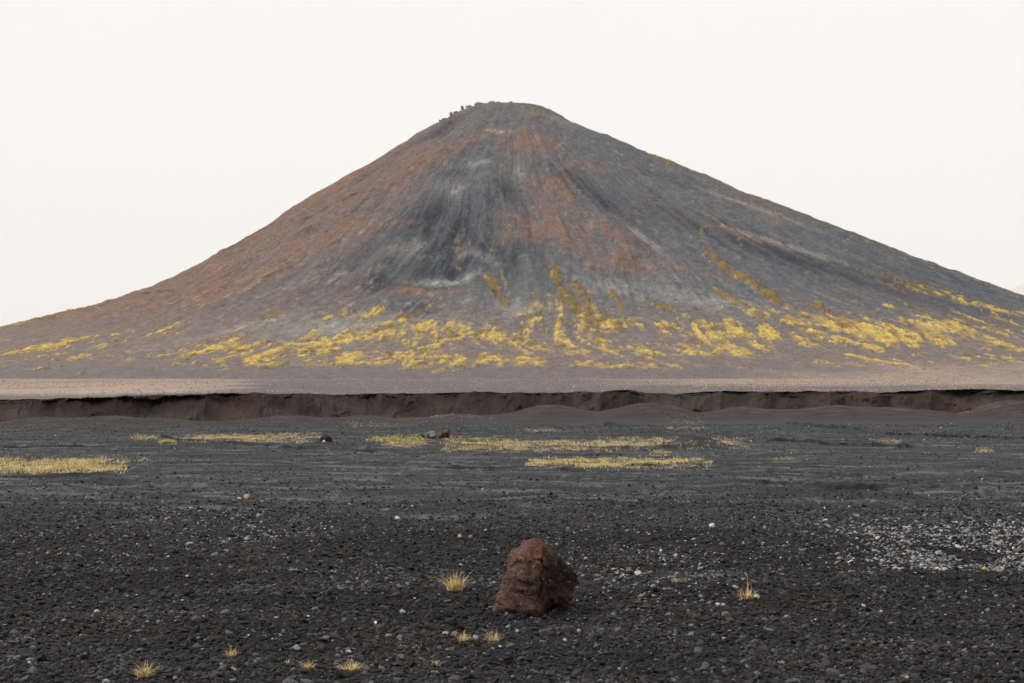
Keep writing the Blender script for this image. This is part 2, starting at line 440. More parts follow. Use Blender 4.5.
def hull_rock(pts, sub, rough=((4, .05), (12, .02)), seed=0, k=14, chips=0):
    """a rock whose big planes are those of the hull of the given corners"""
    bm = bmesh.new(); c = np.mean(pts, 0)
    for p in pts: bm.verts.new(p)
    bmesh.ops.convex_hull(bm, input=bm.verts)
    bm.normal_update()
    Pn, Pd = [], []
    for f in bm.faces:
        n = np.array(f.normal[:]); q = np.array(f.verts[0].co[:]) - c
        d = n @ q
        if d < 0: n, d = -n, -d
        if d > 1e-4: Pn.append(n); Pd.append(d)
    bm.free()
    Pn, Pd = np.array(Pn), np.array(Pd)
    D, F = ICO[sub]
    q = np.maximum(D @ Pn.T, 1e-3) / Pd                       # 1 / distance to each plane
    r = 1 / (np.sum(q ** k, 1) ** (1 / k))
    V = D * r[:, None]
    size = np.ptp(V, axis=0).max()
    lo, hi = V.min(0), V.max(0)
    rc = np.random.default_rng(seed + 5)
    for _ in range(chips):                                   # broken faces
        n = rc.normal(size=3); n /= np.linalg.norm(n)
        hh = (V @ n).max() * rc.uniform(.94, .99)
        t = V @ n
        V = np.where((t > hh)[:, None], V - n * ((t - hh) * .92)[:, None], V)
    if chips: V = (V - V.min(0)) / (V.max(0) - V.min(0)) * (hi - lo) + lo
    for i, (sc, a) in enumerate(rough):
        n = gn3(V / size * sc + seed, 50 + 7 * i + seed)
        n = np.where(i % 2 == 0, n, -np.abs(n) + .3)
        V = V + D * (n * a * size)[:, None]
    return V + c, F

def rnd_corners(n, sx, sy, sz, rg):
    u = rg.normal(size=(n, 3)); u /= np.linalg.norm(u, axis=1)[:, None]
    return u * np.array([sx, sy, sz]) * rg.uniform(.8, 1.1, (n, 1))

# --- the boulder in front
def make_boulder(x, y, z):
    P = [(-.31, -.02, -.02), (-.275, -.10, .12), (-.20, .05, .31), (-.16, -.02, .44), (-.10, .0, .505), (-.02, .02, .525), (.05, -.03, .485),
         (.125, .0, .405), (.21, -.03, .345), (.265, .0, .27), (.29, .02, .19), (.275, -.04, .12), (.20, -.07, .045),
         (.03, -.17, .36), (-.02, -.235, .18), (-.04, -.25, .02), (-.18, -.18, -.02), (.14, -.17, .04), (-.12, -.14, .36),
         (-.16, .22, .0), (.15, .22, .0), (.22, .16, .22), (-.10, .18, .40), (.08, .16, .40), (0, 0, -.07)]
    V, F = hull_rock(np.array(P), 6, ((3.2, .05), (6, .06), (12, .034), (25, .022), (60, .010)), seed=3, k=30, chips=26)
    V[:, 0] += .010 * sst(.08, .3, V[:, 2]) * sst(0, -.1, V[:, 0]) - .014 * sst(.31, .40, V[:, 2]) * sst(.02, .1, V[:, 0])
    # a cleft running down the front, a little right of the middle
    d = np.abs(V[:, 0] - (.035 + .1 * (V[:, 2] - .3) + .02 * gn(V[:, 2] * 14, V[:, 2] * 3, 5)))
    fr = sst(-.02, -.12, V[:, 1])
    V[:, 1] += .035 * np.exp(-(d / .014) ** 2) * fr * sst(.05, .15, V[:, 2])
    V[:, 1] += .03 * sst(.04, .07, V[:, 0]) * fr            # the right face lies a step back
    l2 = np.abs(V[:, 2] - (.385 + .25 * V[:, 0] * np.sign(V[:, 0]) * -1 + .02 * gn(V[:, 0] * 12, V[:, 0], 8)))
    V[:, 1] += .012 * np.exp(-(l2 / .012) ** 2) * fr
    V[:, 1] += (.10 * sst(.13, 0, V[:, 2]) * sst(-.02, .12, V[:, 0]) + .035 * sst(.06, 0, V[:, 2])) * fr
    n1 = gn3(V * 9, 71); n2 = gn3(V * 24, 75); n3 = gn3(V * 60, 79)
    C = np.empty(V.shape); C[:] = lin(92, 69, 59)
    def mix(c, w):
        nonlocal C; w = np.clip(w, 0, 1)[:, None]; C = C * (1 - w) + c * w
    mix(lin(52, 38, 35), sst(-.1, .6, n1) * .8); mix(lin(146, 116, 100), sst(.15, .75, n2 + .4 * n3) * .5)
    mix(lin(112, 72, 65), sst(.36, .46, V[:, 2] + .03 * n1) * .85)
    mix(lin(42, 30, 28), sst(.03, .07, V[:, 0] + .015 * n2) * sst(.44, .38, V[:, 2]) * .9)  # shaded right face, its darkness painted into the colour
    e = np.exp(-(((V[:, 0] - .04) / .05) ** 2 + ((V[:, 2] - .38) / .03) ** 2)) * sst(.05, -.02, V[:, 1])
    mix(lin(124, 90, 44), e * (.6 + 1.2 * n2))
    mix(lin(120, 78, 74), np.exp(-((V[:, 0] - .24) / .05) ** 2 - ((V[:, 2] - .12) / .05) ** 2) * .5)
    mix(lin(165, 140, 125), sst(.5, .8, n3 + .4 * n2) * .35)
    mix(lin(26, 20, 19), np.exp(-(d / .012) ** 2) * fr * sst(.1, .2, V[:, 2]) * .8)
    mix(lin(150, 116, 104), sst(-.17, -.24, V[:, 0] - .35 * V[:, 2] + .03 * n2) * .3)  # lit left rim painted in as a paler tone
    me = raw_mesh('boulder', V, tris=F); set_col(me, C)
    o = link('boulder', me, M_ROCK); o.location = (x, y, z)
    tag(o, 'reddish brown lava boulder, the big one alone on the black gravel', 'boulder')
    return o

def make_rock(name, x, y, z, w, d, h, tones, seed, mat, label, cat, group=None, sub=4, tilt=0, rz=0, sink=.25, rough=((4, .06), (12, .03))):
    rg = np.random.default_rng(seed)
    P = rnd_corners(16, w / 2, d / 2, h * .62, rg)
    V, F = hull_rock(P, sub, rough, seed)
    V[:, 2] += h * (.5 - sink * .5)
    a = math.radians(tilt); R = np.array([[math.cos(a), 0, -math.sin(a)], [0, 1, 0], [math.sin(a), 0, math.cos(a)]])
    V = V @ R.T
    n = gn3(V / max(w, h) * 5, seed + 3)[:, None]; t = sst(-.5, .6, n)
    C = tones[0] * (1 - t) + tones[1] * t
    me = raw_mesh(name, V, tris=F); set_col(me, C)
    o = link(name, me, mat); o.location = (x, y, z); o.rotation_euler = (0, 0, rz)
    tag(o, label, cat, group)
    return o

# ------------------------------------------------------------------ river bed
def bank_base(x, y):
    """distance of the bank's foot along each bearing u = x / y"""
    u = x / y
    return 54.3 + 9.5 * sst(-.34, .10, u) + 2.0 * sst(.1, .38, u) + .9 * gn(u * 9, u * 0, 61) + .35 * gn(u * 41, u * 0, 62)

MOUNDS = [  # x, y, rx, ry, height
    (*spot(551, 420.5), 2.3, 3.2, .62), (*spot(695, 447), .82, .9, .30),
    (*spot(75, 433), 2.4, 2.2, .16), 
    (*spot(322, 446), .55, .8, .13), (*spot(730, 420), 2.3, 2.6, .22)]

for _px, _rx, _ry, _h in [(30, 1.6, 2.2, .24), (105, 2.2, 2.2, .3), (172, 1.3, 2, .16), (292, 2.0, 2.2, .26), (365, 1.5, 2, .2), (455, 1.8, 2, .24), (640, 1.9, 2.6, .55), (672, 1.5, 2.2, .34),
                           (745, 1.6, 2.2, .26), (800, 2.2, 2.2, .34), (842, 1.6, 2.4, .42), (893, 2.0, 2.6, .48), (935, 1.2, 2, .2), (1005, 2.1, 2.8, .62), (1050, 2.5, 2.5, .4)]:
    _u = (_px - 512) / FOC; _d = float(bank_base(np.array([_u * 60]), np.array([60.0]))[0]) - .2
    MOUNDS.append((_u * _d, _d, _rx, _ry, _h))

def scarp_field(x, y):
    z = np.zeros(x.shape)
    for (px0, px1, ya, yb, h, seed) in SCARPS:
        u = x / y * FOC + 512
        t = (u - px0) / (px1 - px0)
        pyl = ya + (yb - ya) * np.clip(t, -.2, 1.2)
        dl = EYE * FOC / (pyl - HOR) * (1 + .006 * gn(u / 9, u * 0, seed) + .01 * gn(u / 37, u * 0, seed + 1))
        e = sst(0, .1, t) * sst(1, .85, t) * (.7 + .6 * gn(u / 14, u * 0, seed + 2) + .3)
        q = y - dl
        z += h * e * (sst(-.04, .04, q) * np.exp(-np.clip(q, 0, None) / 1.8) - .35 * sst(.5, 0, -q) * (q < 0))
    return z
SCARPS = [(168, 325, 439.5, 450, .05, 11), (783, 866, 423.5, 432, .12, 12), (872, 1060, 434, 440.5, .07, 13), (762, 925, 440.5, 449, .07, 14),
          (330, 600, 465.5, 470.5, .035, 15), (602, 632, 425, 429, .12, 16), (-60, 130, 449, 447, .05, 17), (318, 420, 450, 453, .04, 18),
          (620, 900, 466, 478, .03, 19), (-60, 260, 478, 474, .03, 20), (700, 1080, 483, 497, .04, 21), (120, 470, 487, 482, .025, 22),
          (530, 760, 447, 449.5, .04, 23), (160, 180, 436, 441, .08, 24)]

def bed_z(x, y):
    x = np.asarray(x, float); y = np.asarray(y, float)
    z = .035 * fbm(x / 7, y / 9, 71, 3) * sst(8, 20, y)
    z = z + .030 * fbm(x / 1.3, y / 1.3, 72, 4) + .085 * fbm(x / 3.8, y / 2.0, 79, 2) * sst(34, 14, y)
    z = z + .02 * fbm(x / 5.5 + .3 * gn(x / 9, y / 3, 77), y / .75, 73, 4) * sst(13, 20, y)        # low water-laid ripples
    z = z + .042 * fbm(x / 2.4, y / .55, 74, 4) * sst(13, 19, y) * sst(60, 30, y)
    z = z + scarp_field(x, y)
    for mx, my, rx, ry, h in MOUNDS:
        q = ((x - mx) / rx) ** 2 + ((y - my) / ry) ** 2
        z = z + h * np.exp(-q * 1.4) * (1 + .10 * gn((x + y * .3) / .9, y / .22, 76))
    z = z + .09 * sst(5, 0, bank_base(x, np.maximum(y, 5)) - y) * sst(40, 50, y)
    return z

def bed_colour(X, Y, Z):
    near, mid, blue, brn, lt = lin(20, 19, 20), lin(50, 50, 53), lin(64, 68, 74), lin(50, 41, 38), lin(92, 92, 95)
    C = np.empty(X.shape + (3,)); C[:] = near
    def mix(c, w):
        nonlocal C; w = np.clip(w, 0, 1)[..., None]; C = C * (1 - w) + c * w
    n1 = fbm(X / 3.2, Y / 2.4, 81, 4, .6); n2 = fbm(X / 6.5, Y / 1.3, 82, 4, .6); n3 = fbm(X / .25, Y / .5, 83, 3, .6); n4 = fbm(X / 14, Y / 7, 84, 3)
    st = fbm(X / 2.6 + .4 * n2, Y / .42, 87, 4, .62)
    mix(mid, sst(13, 21, Y + 2.5 * n1) * .95)
    mix(blue, sst(14, 22, Y + 2 * n4) * sst(-.2, .7, n2 + .4 * n4) * .8)
    mix(brn, sst(0, .8, n1 + .3 * n3) * .6 * sst(20, 12, Y))
    mix(brn, sst(.2, .9, n2 * .8 - .5 * n4) * .55)
    mix(lt, sst(.35, .8, n3 + .4 * n1) * .35 * sst(30, 14, Y))
    mix(lin(52, 50, 53), sst(.1, .7, fbm(X / 9, Y / .9, 86, 4, .6)) * .5 * sst(16, 20, Y))
    mix(lin(28, 27, 30), sst(-.05, .6, st) * .85 * sst(14, 20, Y))
    mix(lin(108, 112, 118), sst(.0, .7, -st + .5 * n3) * .6 * sst(14, 20, Y) * sst(70, 30, Y))
    mix(lin(54, 46, 44), sst(5, .5, bank_base(X, np.maximum(Y, 5)) - Y + 1.5 * n4) * .8 * sst(40, 48, Y))
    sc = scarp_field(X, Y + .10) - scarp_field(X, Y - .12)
    mix(lin(22, 20, 21), sst(.035, .09, sc + .01 * n3))  # shade on the scarp faces, painted as a dark line along each step
    for mx, my, rx, ry, h in MOUNDS:
        q = ((X - mx) / rx) ** 2 + ((Y - my) / ry) ** 2
        c = lin(44, 36, 34) if my < 50 else lin(56, 48, 46)
        mix(c * 1.0, np.exp(-q * 1.3) * .95); mix(lin(92, 84, 80), np.exp(-q * 1.3) * .7 * sst(.1, .7, gn((X + Y * .3) / 1.2, Y / .35 + Z * 9, 76)))
    return C

def fan(u, d):
    U, D = np.meshgrid(u, d)
    return U * D, D

def build_bed():
    u = np.linspace(-.72, .72, 1600)
    d = np.concatenate([np.arange(4.5, 14, .035), np.arange(14, 24, .06), np.arange(24, 46, .11), np.arange(46, 74, .17)])
    X, Y = fan(u, d)
    Z = bed_z(X, Y)
    Z += .010 * gn(X / .06, Y / .06, 91) * sst(20, 13, Y) + .006 * gn(X / .03, Y / .03, 92) * sst(14, 10, Y)
    C = bed_colour(X, Y, Z)
    o = link('ground', grid_mesh('ground', X, Y, Z, C), M_GROUND)
    tag(o, 'flat dry river bed of black and grey volcanic gravel', 'gravel ground', kind='structure')
    # the same land all round, coarse, a little lower so that the two never share a plane
    a = np.linspace(-60, 60, 121); b = np.linspace(-60, 66, 127)
    X, Y = np.meshgrid(a * 1.0, b)
    inside = (np.abs(X) < .6 * Y) & (Y > 5)
    Z = np.where(inside, -.9, -.10 + .03 * gn(X / 5, Y / 5, 3))
    o = link('outer_ground', grid_mesh('outer_ground', X * 1.0, Y, Z, np.tile(lin(60, 59, 62), (X.size, 1))), M_GROUND)
    tag(o, 'black cinder ground around the camera', 'ground', kind='structure')
build_bed()

# ------------------------------------------------------------------ bank and plain
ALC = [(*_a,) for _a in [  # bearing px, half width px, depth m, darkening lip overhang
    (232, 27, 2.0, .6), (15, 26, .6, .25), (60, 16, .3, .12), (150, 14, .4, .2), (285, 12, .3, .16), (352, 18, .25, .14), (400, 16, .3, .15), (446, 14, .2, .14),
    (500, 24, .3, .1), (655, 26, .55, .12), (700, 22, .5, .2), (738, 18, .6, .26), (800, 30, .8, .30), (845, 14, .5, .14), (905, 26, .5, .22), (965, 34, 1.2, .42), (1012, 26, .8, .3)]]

def build_bank():
    u = np.linspace(-.62, .62, 3000); t = np.concatenate([np.linspace(-.12, .62, 70, endpoint=False), np.linspace(.62, 1.0, 56), np.linspace(1.02, 1.35, 10)])
    U, T = np.meshgrid(u, t); P = U * FOC + 512
    base = bank_base(U * 60, 60 + 0 * U)
    top = plain_z(U * 64, 64 + 0 * U) + .07 * gn(U * 22, U * 0, 63) + .035 * gn(U * 90, U * 0, 64) + .02 * gn(U * 400, U * 0, 64)
    top = top - .2 * sst(190, 0, P) * 1.0 + .10 * np.exp(-((P - 622) / 14) ** 2) + .10 * np.exp(-((P - 965) / 45) ** 2)
    top = top - .16 * sst(.2, .75, gn(U * 13, U * 0, 190)) + .07 * sst(.2, .8, gn(U * 31, U * 0, 191))
    alc = np.zeros(U.shape); ov = np.zeros(U.shape)
    Pw = P + 2.5 * gn(U * 60, T * 3, 65)
    for c, w, dep, o_ in ALC:
        s = np.clip(1 - ((Pw - c) / w) ** 2, 0, 1) ** .7
        alc = np.maximum(alc, 1.9 * dep * s); ov = np.maximum(ov, o_ * s)
    lip = base + 4.6 + .5 * gn(U * 14, U * 0, 66) + alc
    # talus up to f of the height, then a steep head wall
    f = .97 + .04 * gn(U * 18, U * 0, 67) - .35 * np.clip(ov * 2, 0, 1)
    Tc = np.clip(T, 0, 1)
    hump = 1 + .28 * fbm(U * 60 / 2.6, T * 1.3, 173, 3) * np.clip(np.sin(np.pi * np.clip(Tc / .62, 0, 1)), 0, 1)
    prof = np.where(Tc < .62, (Tc / .62) ** 1.5 * f * hump, f + (1 - f) * ((Tc - .62) / .38))
    D = base + (lip - base) * np.where(Tc < .62, Tc / .62 * .9, .9 + .1 * (Tc - .62) / .38)
    wall = sst(.55, .72, T) * sst(1.0, .93, T)
    D = D + (1.2 * ov) * wall                                  # the wall is hollowed out under the turf edge
    g = fbm(U * 60 * 1.1, T * 2.2, 68, 4, .6); g2 = fbm(U * 60 * 5 + 1.5 * g, T * 3, 69, 3, .6)
    g3 = fbm(U * 60 / 3.2 + .5 * T, T * .8, 70, 3)
    sh = 1.1 * gn(U * 7, U * 0, 172)
    rdg = 1 - np.abs(fbm(U * 60 / 5.2 + sh * T, T * .9, 170, 3)) * 2.0
    rdg2 = 1 - np.abs(fbm(U * 60 / 1.7 - 1.2 * sh * T, T * 1.5, 171, 3)) * 2.0
    foot = (1.5 * rdg + .35 * rdg2) * np.clip(1 - T, 0, 1) ** .7
    D = D - foot + .8 * np.clip(1 - T, 0, 1)
    D = D + (.5 * g3 + .6 * g + .12 * g2) * sst(0, .12, T) * sst(1.02, .9, T)
    z = top * prof + .06 * g2 * sst(.05, .3, T) * sst(1, .8, T) + .04 * g * sst(0, .2, T) * sst(1, .8, T)
    beyond = np.clip(T - 1, 0, 1)
    D = np.where(T > 1, lip + beyond * 9, D)
    z = np.where(T > 1, top + .0052 * (D - 64) * 0 - beyond * .12, z)
    z = np.where(T < 0, .12 + T * 3.5, z + .10 * sst(.15, 0, T))
    X, Y = U * D, D
    C = np.empty(X.shape + (3,)); spur = sst(.35, .95, .75 * rdg + .35 * rdg2 - .2 * g)
    C[:] = lin(54, 44, 41)
    def mix(c, w):
        nonlocal C; w = np.clip(w, 0, 1)[..., None]; C = C * (1 - w) + c * w
    mix(lin(84, 71, 65), spur * (.6 + .3 * g2))
    mix(lin(76, 63, 58), sst(.2, .7, g2) * .4)
    mix(lin(36, 30, 29), sst(.42, .75, T + .18 * g + .1 * g3) * (.12 + .8 * np.clip(ov * 3, 0, 1)))  # shadow under the lip painted dark, strongest in the hollows
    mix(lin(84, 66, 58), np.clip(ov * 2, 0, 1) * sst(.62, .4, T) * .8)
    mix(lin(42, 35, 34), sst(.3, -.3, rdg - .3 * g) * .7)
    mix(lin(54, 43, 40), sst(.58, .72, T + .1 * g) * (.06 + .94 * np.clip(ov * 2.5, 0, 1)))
    mix(lin(54, 48, 47), sst(.2, .0, T + .12 * g) * .8)
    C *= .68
    mix(lin(104, 98, 99), sst(.985, 1.0, T))
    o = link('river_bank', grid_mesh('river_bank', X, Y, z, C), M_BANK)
    tag(o, 'low eroded bank of dark brown earth across the far side of the river bed', 'river bank', kind='structure')
    return u, lip[0], top[0]
bu, blip, btop = build_bank()

PLAIN = {}
def build_plain():
    u = np.linspace(-.62, .62, 1300)
    t = np.concatenate([np.linspace(0, .2, 90, endpoint=False), np.linspace(.2, 1, 170)])
    lip = np.interp(u, bu, blip); top = np.interp(u, bu, btop)
    U, T = np.meshgrid(u, t)
    D = lip[None] + .12 + (1350 - lip[None]) * T ** 2.2
    X, Y = U * D, D
    k = sst(30, 0, D - lip[None])
    Z = plain_z(X, Y) * (1 - k) + top[None] * k + .01
    Z += .05 * fbm(X / 9, Y / 9, 101, 4) * sst(2, 25, D - lip[None]) + .18 * fbm(X / 50, Y / 50, 102, 3) * sst(60, 250, D - lip[None])
    PLAIN.update(u=u, t=t, lip=lip, Z=Z)
    n1 = fbm(X / 60, Y / 140, 103, 4, .6); n2 = fbm(X / 8, Y / 30, 104, 4, .6); n3 = fbm(X / 2, Y / 7, 105, 3, .6)
    C = np.empty(X.shape + (3,)); C[:] = lin(108, 100, 101)
    def mix(c, w):
        nonlocal C; w = np.clip(w, 0, 1)[..., None]; C = C * (1 - w) + c * w
    P = U * FOC + 512
    tan = lin(172, 152, 138)
    # pale pumice spread: a fan on the left, a broad sheet on the right
    mix(tan, sst(260, 205, P + 40 * n2 + 50 * n1 - sst(130, 600, D) * 10) * sst(66, 78, D + 3 * n2) * (.8 + .4 * n2))
    mix(tan * .95, sst(560, 760, P + 60 * n1) * sst(95, 170, D + 20 * n2 + 30 * n1) * (.75 + .4 * n2))
    mix(lin(135, 122, 116), sst(-.1, .8, n2 + n3 * .5) * .35)
    mix(lin(88, 82, 85), sst(.1, .9, n1 - .3 * n2) * .4 * sst(760, 560, P))
    mix(lin(190, 160, 84), sst(.5, .7, n2 + .5 * n3) * sst(250, 500, D) * .6)
    C *= .9
    o = link('plain', grid_mesh('plain', X, Y, Z, C), M_PLAIN)
    tag(o, 'grey and tan pumice plain between the bank and the mountain', 'plain', kind='structure')
    # wide apron to the horizon, below everything
    a = np.linspace(-1, 1, 61); X, Y = np.meshgrid(np.sign(a) * np.abs(a) ** 2 * 36000, np.linspace(0, 1, 50) ** 2 * 36000 + 74)
    n = 0
    inside = (np.abs(X) < .58 * Y) & (Y < 1300)
    Z = np.where(inside, -2, .9 + np.clip(Y - 900, 0, 3000) * .001 + 0 * n)
    o = link('outer_plain', grid_mesh('outer_plain', X, Y, Z, np.tile(lin(118, 110, 108), (X.size, 1))), M_PLAIN)
    tag(o, 'open plain reaching to the horizon', 'plain', kind='structure')
    a = np.linspace(-1, 1, 41); X, Y = np.meshgrid(np.sign(a) * np.abs(a) ** 2 * 36000, -(np.linspace(0, 1, 20) ** 2) * 8000 + 66)
    o = link('rear_plain', grid_mesh('rear_plain', X, Y, 0 * X - .35, np.tile(lin(60, 59, 62), (X.size, 1))), M_GROUND)
    tag(o, 'black cinder ground reaching away behind the camera', 'ground', kind='structure')
build_plain()

# far hill past the right flank, fading by haze partly painted as pale colour
def far_hill():
    a = np.linspace(-1, 1, 121); b = np.linspace(-1, 1, 61)
    A, B = np.meshgrid(a, b)
    cx, cy = 12300.0, 25500.0
    X, Y = cx + A * 6500, cy + B * 2500
    Z = 3250 * np.exp(-(A * 1.55) ** 2) * np.clip(1 - B ** 2, 0, 1) * (1 + .10 * fbm(X / 1500, Y / 1500, 5, 4)) - 20
    o = link('far_hill', grid_mesh('far_hill', X, Y, Z, np.tile(lin(196, 186, 180), (X.size, 1))), M_FAR)
    tag(o, 'pale far hill showing past the right flank of the mountain', 'hill', kind='structure')
far_hill()

# ------------------------------------------------------------------ loose gravel (nobody could count it)
LIB = bpy.data.collections.new('stone_shapes')             # source shapes, not in the scene
for i in range(7):
    rg = np.random.default_rng(100 + i)
    V, F = hull_rock(rnd_corners(9, 1, .85, .62, rg), 2, ((3, .06),), i, k=18)
    V = V / np.abs(V).max()
    me = raw_mesh('stone', V, tris=F, smooth=False); me.materials.append(M_PEB)
    LIB.objects.link(bpy.data.objects.new('stone_shape', me))

def gravel_nodes():
    ng = bpy.data.node_groups.new('scatter', 'GeometryNodeTree')
    ng.interface.new_socket('Geometry', in_out='INPUT', socket_type='NodeSocketGeometry')
    ng.interface.new_socket('Geometry', in_out='OUTPUT', socket_type='NodeSocketGeometry')
    N, L = ng.nodes, ng.links
    gi, go = N.new('NodeGroupInput'), N.new('NodeGroupOutput')
    ci = N.new('GeometryNodeCollectionInfo'); ci.inputs['Collection'].default_value = LIB
    ci.inputs['Separate Children'].default_value = True; ci.inputs['Reset Children'].default_value = True
    ip = N.new('GeometryNodeInstanceOnPoints'); ip.inputs['Pick Instance'].default_value = True
    def attr(n, t):
        a = N.new('GeometryNodeInputNamedAttribute'); a.data_type = t; a.inputs['Name'].default_value = n
        return a.outputs['Attribute']
    L.new(gi.outputs[0], ip.inputs['Points']); L.new(ci.outputs[0], ip.inputs['Instance'])
    L.new(attr('pick', 'INT'), ip.inputs['Instance Index'])
    L.new(attr('turn', 'FLOAT_VECTOR'), ip.inputs['Rotation']); L.new(attr('size', 'FLOAT_VECTOR'), ip.inputs['Scale'])
    L.new(ip.outputs[0], go.inputs[0])
    return ng
NG = gravel_nodes()

def scatter(name, x, y, size, tone, label, cat, sink=.15, rg=RNG, z=None):
    n = len(x)
    if z is None: z = bed_z(x, y)
    me = bpy.data.meshes.new(name); me.vertices.add(n)
    flat = rg.uniform(.55, .9, n)
    me.vertices.foreach_set('co', np.stack([x, y, z + size * flat * (.5 - sink)], 1).astype(np.float32).ravel())
    a = me.attributes.new('size', 'FLOAT_VECTOR', 'POINT')
    a.data.foreach_set('vector', np.stack([size * rg.uniform(.8, 1.25, n), size * rg.uniform(.8, 1.25, n), size * flat], 1).astype(np.float32).ravel())
    a = me.attributes.new('turn', 'FLOAT_VECTOR', 'POINT')
    a.data.foreach_set('vector', np.stack([rg.normal(0, .35, n), rg.normal(0, .35, n), rg.uniform(0, 6.28, n)], 1).astype(np.float32).ravel())
    a = me.attributes.new('pick', 'INT', 'POINT'); a.data.foreach_set('value', rg.integers(0, 7, n).astype(np.int32))
    set_col(me, tone)
    o = link(name, me)
    md = o.modifiers.new('scatter', 'NODES'); md.node_group = NG
    tag(o, label, cat, kind='stuff')
    return o

def pts_in_fan(n, d0, d1, half=.52, power=1.0, rg=RNG):
    q = rg.uniform(0, 1, n)
    d = (d0 ** (1 + power) + q * (d1 ** (1 + power) - d0 ** (1 + power))) ** (1 / (1 + power))
    return rg.uniform(-half, half, n) * d, d

T_DK = [lin(44, 42, 44), lin(56, 54, 57), lin(38, 35, 36), lin(66, 66, 70), lin(68, 54, 48), lin(54, 45, 42), lin(90, 92, 98), lin(48, 47, 51), lin(78, 63, 55), lin(116, 118, 124)]
W_DK = np.array([18, 18, 14, 13, 6, 8, 8, 12, 3, 4.0]); W_DK /= W_DK.sum()
def dark_tones(n, rg=RNG):
    return .72 * np.array(T_DK)[rg.choice(len(T_DK), n, p=W_DK)] * rg.uniform(.45, 1.25, (n, 1)) ** 1.5
T_LT = [lin(150, 150, 152), lin(176, 174, 172), lin(205, 200, 192), lin(130, 134, 142), lin(168, 148, 130), lin(190, 160, 140), lin(110, 112, 118)]
W_LT = np.array([24, 12, 5, 28, 3, 2, 30.0]); W_LT /= W_LT.sum()
def light_tones(n, rg=RNG):
    return np.array(T_LT)[rg.choice(len(T_LT), n, p=W_LT)] * rg.uniform(.45, 1.05, (n, 1))

def build_gravel():
    x, y = pts_in_fan(420000, 6.0, 25, power=.1)
    k = RNG.uniform(0, 1, len(x)) < 1 - sst(12.5, 23, y + 2.2 * fbm(x / 2.5, y / 1.6, 300, 3)) * .93
    x, y = x[k], y[k]
    s = np.exp(RNG.normal(math.log(.0082), .6, len(x))).clip(.0035, .036)
    dt = dark_tones(len(x)) * np.exp(.95 * fbm(x / 2.4, y / 1.1, 330, 4, .6) - .12)[:, None]
    dt = dt * (1 + sst(.1, .7, fbm(x / 1.6, y / 1.2, 331, 3))[:, None] * np.array([.22, .08, 0]))
    scatter('black_gravel', x, y, s, dt, 'loose black and brown cinder gravel over the foreground', 'gravel')
    x, y = pts_in_fan(120000, 16, 58, power=.3)
    s = (np.exp(RNG.normal(math.log(.0095), .45, len(x))) * (y / 22) ** .7).clip(.005, .045)
    k = .85 * fbm(x / 3, y / 1.4, 301, 3) + RNG.uniform(-.6, .6, len(x)) > -.1
    x, y, s = x[k], y[k], s[k]
    scatter('grey_gravel', x, y, s, dark_tones(len(x)) * RNG.choice([1.0, 1.9, 4.0], (len(x), 1), p=[.5, .45, .05]) + .010, 'fine dark grey gravel spread beyond the coarse foreground', 'gravel')
    # pale stones: scattered lone ones, and three spreads where they lie thick
    X, Y, Sz = [], [], []
    x, y = pts_in_fan(11000, 6, 28, power=.3)
    k = fbm(x / 3, y / 3, 303, 3) + RNG.uniform(-.8, .8, len(x)) > 0
    X.append(x[k]); Y.append(y[k]); Sz.append(np.exp(RNG.normal(math.log(.010), .35, k.sum())).clip(.005, .022))
    for (px, py, rx, ry, n, sz) in [(975, 542, 108, 25, 3300, .0155), (905, 556, 60, 10, 350, .016), (1040, 545, 60, 24, 500, .018),
                                    (225, 523, 120, 14, 520, .014), (270, 528, 60, 10, 120, .016), (640, 575, 95, 28, 520, .0135), (600, 555, 70, 22, 260, .012), (860, 530, 60, 14, 260, .017),
                                    (760, 545, 130, 30, 420, .013), (1000, 500, 90, 8, 200, .012), (80, 540, 90, 20, 200, .011), (600, 500, 160, 12, 260, .010)]:
        a = RNG.uniform(0, 6.28, n); q = np.sqrt(RNG.uniform(0, 1, n)) * (1 + .25 * RNG.normal(size=n))
        p = px + rx * q * np.cos(a); r_ = np.clip(py + ry * q * np.sin(a), 480, 690)
        d = EYE * FOC / (r_ - HOR); x = (p - 512) / FOC * d
        k = fbm(x / .5, d / .7, 305, 3) > -.35
        X.append(x[k]); Y.append(d[k]); Sz.append((np.exp(RNG.normal(0, .32, k.sum())) * sz).clip(.006, .035))
    x, y, s = map(np.concatenate, (X, Y, Sz))
    scatter('pale_gravel', x, y, s, light_tones(len(x)), 'pale grey stones strewn among the black gravel, thickest at the right', 'stones', sink=.05)
build_gravel()

